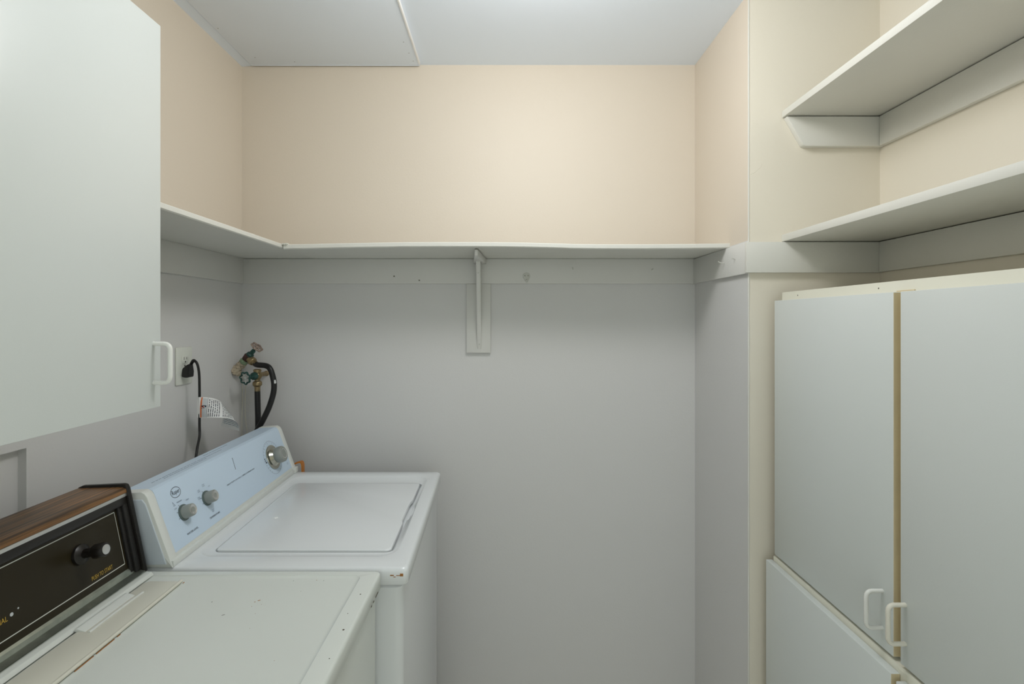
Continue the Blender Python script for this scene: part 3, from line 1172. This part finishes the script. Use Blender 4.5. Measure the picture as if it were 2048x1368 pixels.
r1, s1 = hand_wheel(A + ax * (LL - .004), ax, .0195, .0030, 6)
rough(r1, .0015, 200)
wv = mk('hand_wheel', r1, 'oldwheel', rt)
mk('wheel_spokes', s1, 'oldwheel', wv)
C0 = A + ax * .076
od = Vector((.80, -.30, -.45)).normalized()
bm = new()
lathe(bm, C0, od, [(.0115, .008), (.0115, .0175)], 14)
mk('outlet_spout', bm, 'brass', vb)
# hose 1
rt = root('water_hose', 'curved black rubber hose arcing from the upper water valve', 'hose', tuple(C0), 'washing machine water hoses')
bm = new()
lathe(bm, C0, od, [(.0130, .0185), (.0148, .0200), (.0148, .030), (.0130, .033), (.0100, .034), (.0095, .046)], 18)
mk('coupling', bm, 'brass', rt)


def atY(px, py, Y):
    return Vector(((px - 1010) * Y / 1000, Y, H - (py - 641) * Y / 1000))


hs = C0 + od * .040
bm = new()
pth = [hs, hs + od * .012, atY(537, 734, 1.775), atY(546.5, 757, 1.772), atY(547.5, 782, 1.772), atY(539, 812, 1.772), atY(526, 840, 1.771), atY(512, 866, 1.771), (-.900, 1.772, 1.00), (-.908, 1.775, .90), (-.91, 1.775, .60)]
tube(bm, pth, .0098, 14, 8)
h1 = mk('hose_tube', bm, 'rubber', rt)
P = smooth_path(pth, 8)
k0 = min(range(len(P)), key=lambda k: (P[k] - atY(548.5, 764, 1.775)).length)
bm = new()
t = (P[k0 + 1] - P[k0 - 1]).normalized()
side = Vector((.75, -.65, 0)).normalized()
for k in (-1, 0, 1):
    bmesh.ops.create_icosphere(bm, subdivisions=1, radius=.0042, matrix=Matrix.Translation(P[k0] + side * .0078 + t * .004 * k))
rough(bm, .002, 260)
mk('paint_blob', bm, 'paper', h1)['label'] = 'white paint blob'

# lower valve
Bc = Vector((-.8925, 1.802, 1.262))
rt = root('water_valve', 'lower brass water valve on the back wall with a dark green lobed hand wheel', 'valve', (Bc.x, YB, Bc.z), 'valves for the washing machine')
bm = new()
lathe(bm, (Bc.x, YB, Bc.z), (0, -1, 0), [(.0105, 0), (.0085, .002), (.0085, .060)], 14)
mk('feed_pipe', bm, 'brass', rt)
bm = new()
bmesh.ops.create_icosphere(bm, subdivisions=3, radius=.0165, matrix=Matrix.Translation(Bc))
lathe(bm, Bc, (0, 0, 1), [(.009, -.0185), (.0130, .012), (.0140, .020), (.0115, .023)], 10)
rough(bm, .0016, 110)
vb = mk('valve_body', bm, 'brass', rt)
axl = Vector((-.266, -.96, -.06)).normalized()
bm = new()
lathe(bm, Bc, axl, [(.0135, .008), (.0145, .014), (.0130, .022), (.0090, .025), (.0080, .034), (.0040, .036), (.0040, .060)], 10)
mk('bonnet', bm, 'teal', rt)
r1, s1 = hand_wheel(Bc + axl * .057, axl, .0195, .0034, 7)
wv = mk('hand_wheel', r1, 'teal', rt)
mk('wheel_spokes', s1, 'silver', wv)['label'] = 'worn silver spokes'
rt = root('water_hose', 'straight black rubber hose dropping from the lower water valve', 'hose', (Bc.x, Bc.y, 1.23), 'washing machine water hoses')
bm = new()
lathe(bm, Bc + Vector((0, 0, -.0205)), (0, 0, -1), [(.0120, 0), (.0150, .003), (.0158, .006), (.0158, .014), (.0120, .018), (.0098, .020), (.0098, .036)], 20)
mk('coupling', bm, 'brass', rt)
bm = new()
tube(bm, [(Bc.x, Bc.y, 1.212), (Bc.x + .001, 1.802, 1.16), (Bc.x + .003, 1.801, 1.09), (Bc.x + .002, 1.801, 1.00), (-.90, 1.805, .85), (-.905, 1.808, .60)], .0098, 14, 6)
mk('hose_tube', bm, 'rubber', rt)

# threads hanging under the valves
bm = new()
tube(bm, [(-.966, 1.842, 1.262), (-.965, 1.838, 1.20), (-.9655, 1.84, 1.16), (-.967, 1.838, 1.10), (-.968, 1.838, 1.00)], .0011, 6, 6)
tube(bm, [(-.953, 1.838, 1.245), (-.951, 1.834, 1.21), (-.955, 1.836, 1.15), (-.950, 1.835, 1.08), (-.940, 1.838, 1.00)], .0011, 6, 6)
tag(mk('hanging_thread', bm, 'string'), 'pair of thin pale threads hanging in the corner below the valves', 'thread')

# orange strap end behind the washer
bm = new()
pts = [(-.742, 1.765, .955), (-.728, 1.766, .960), (-.7195, 1.766, .961), (-.715, 1.766, .954), (-.7135, 1.766, .935), (-.7135, 1.766, .86)]
P = smooth_path(pts, 6)
rows = []
for i, p in enumerate(P):
    t = (P[min(i + 1, len(P) - 1)] - P[max(i - 1, 0)]).normalized()
    n = Vector((t.z, 0, -t.x)) * .0022
    y = Vector((0, .009, 0))
    rows.append([p - n - y, p + n - y, p + n + y, p - n + y])
loft(bm, rows)
tag(mk('plastic_strap', bm, 'orangeplastic'), 'bent orange plastic strap end poking up behind the washing machine console', 'strap')
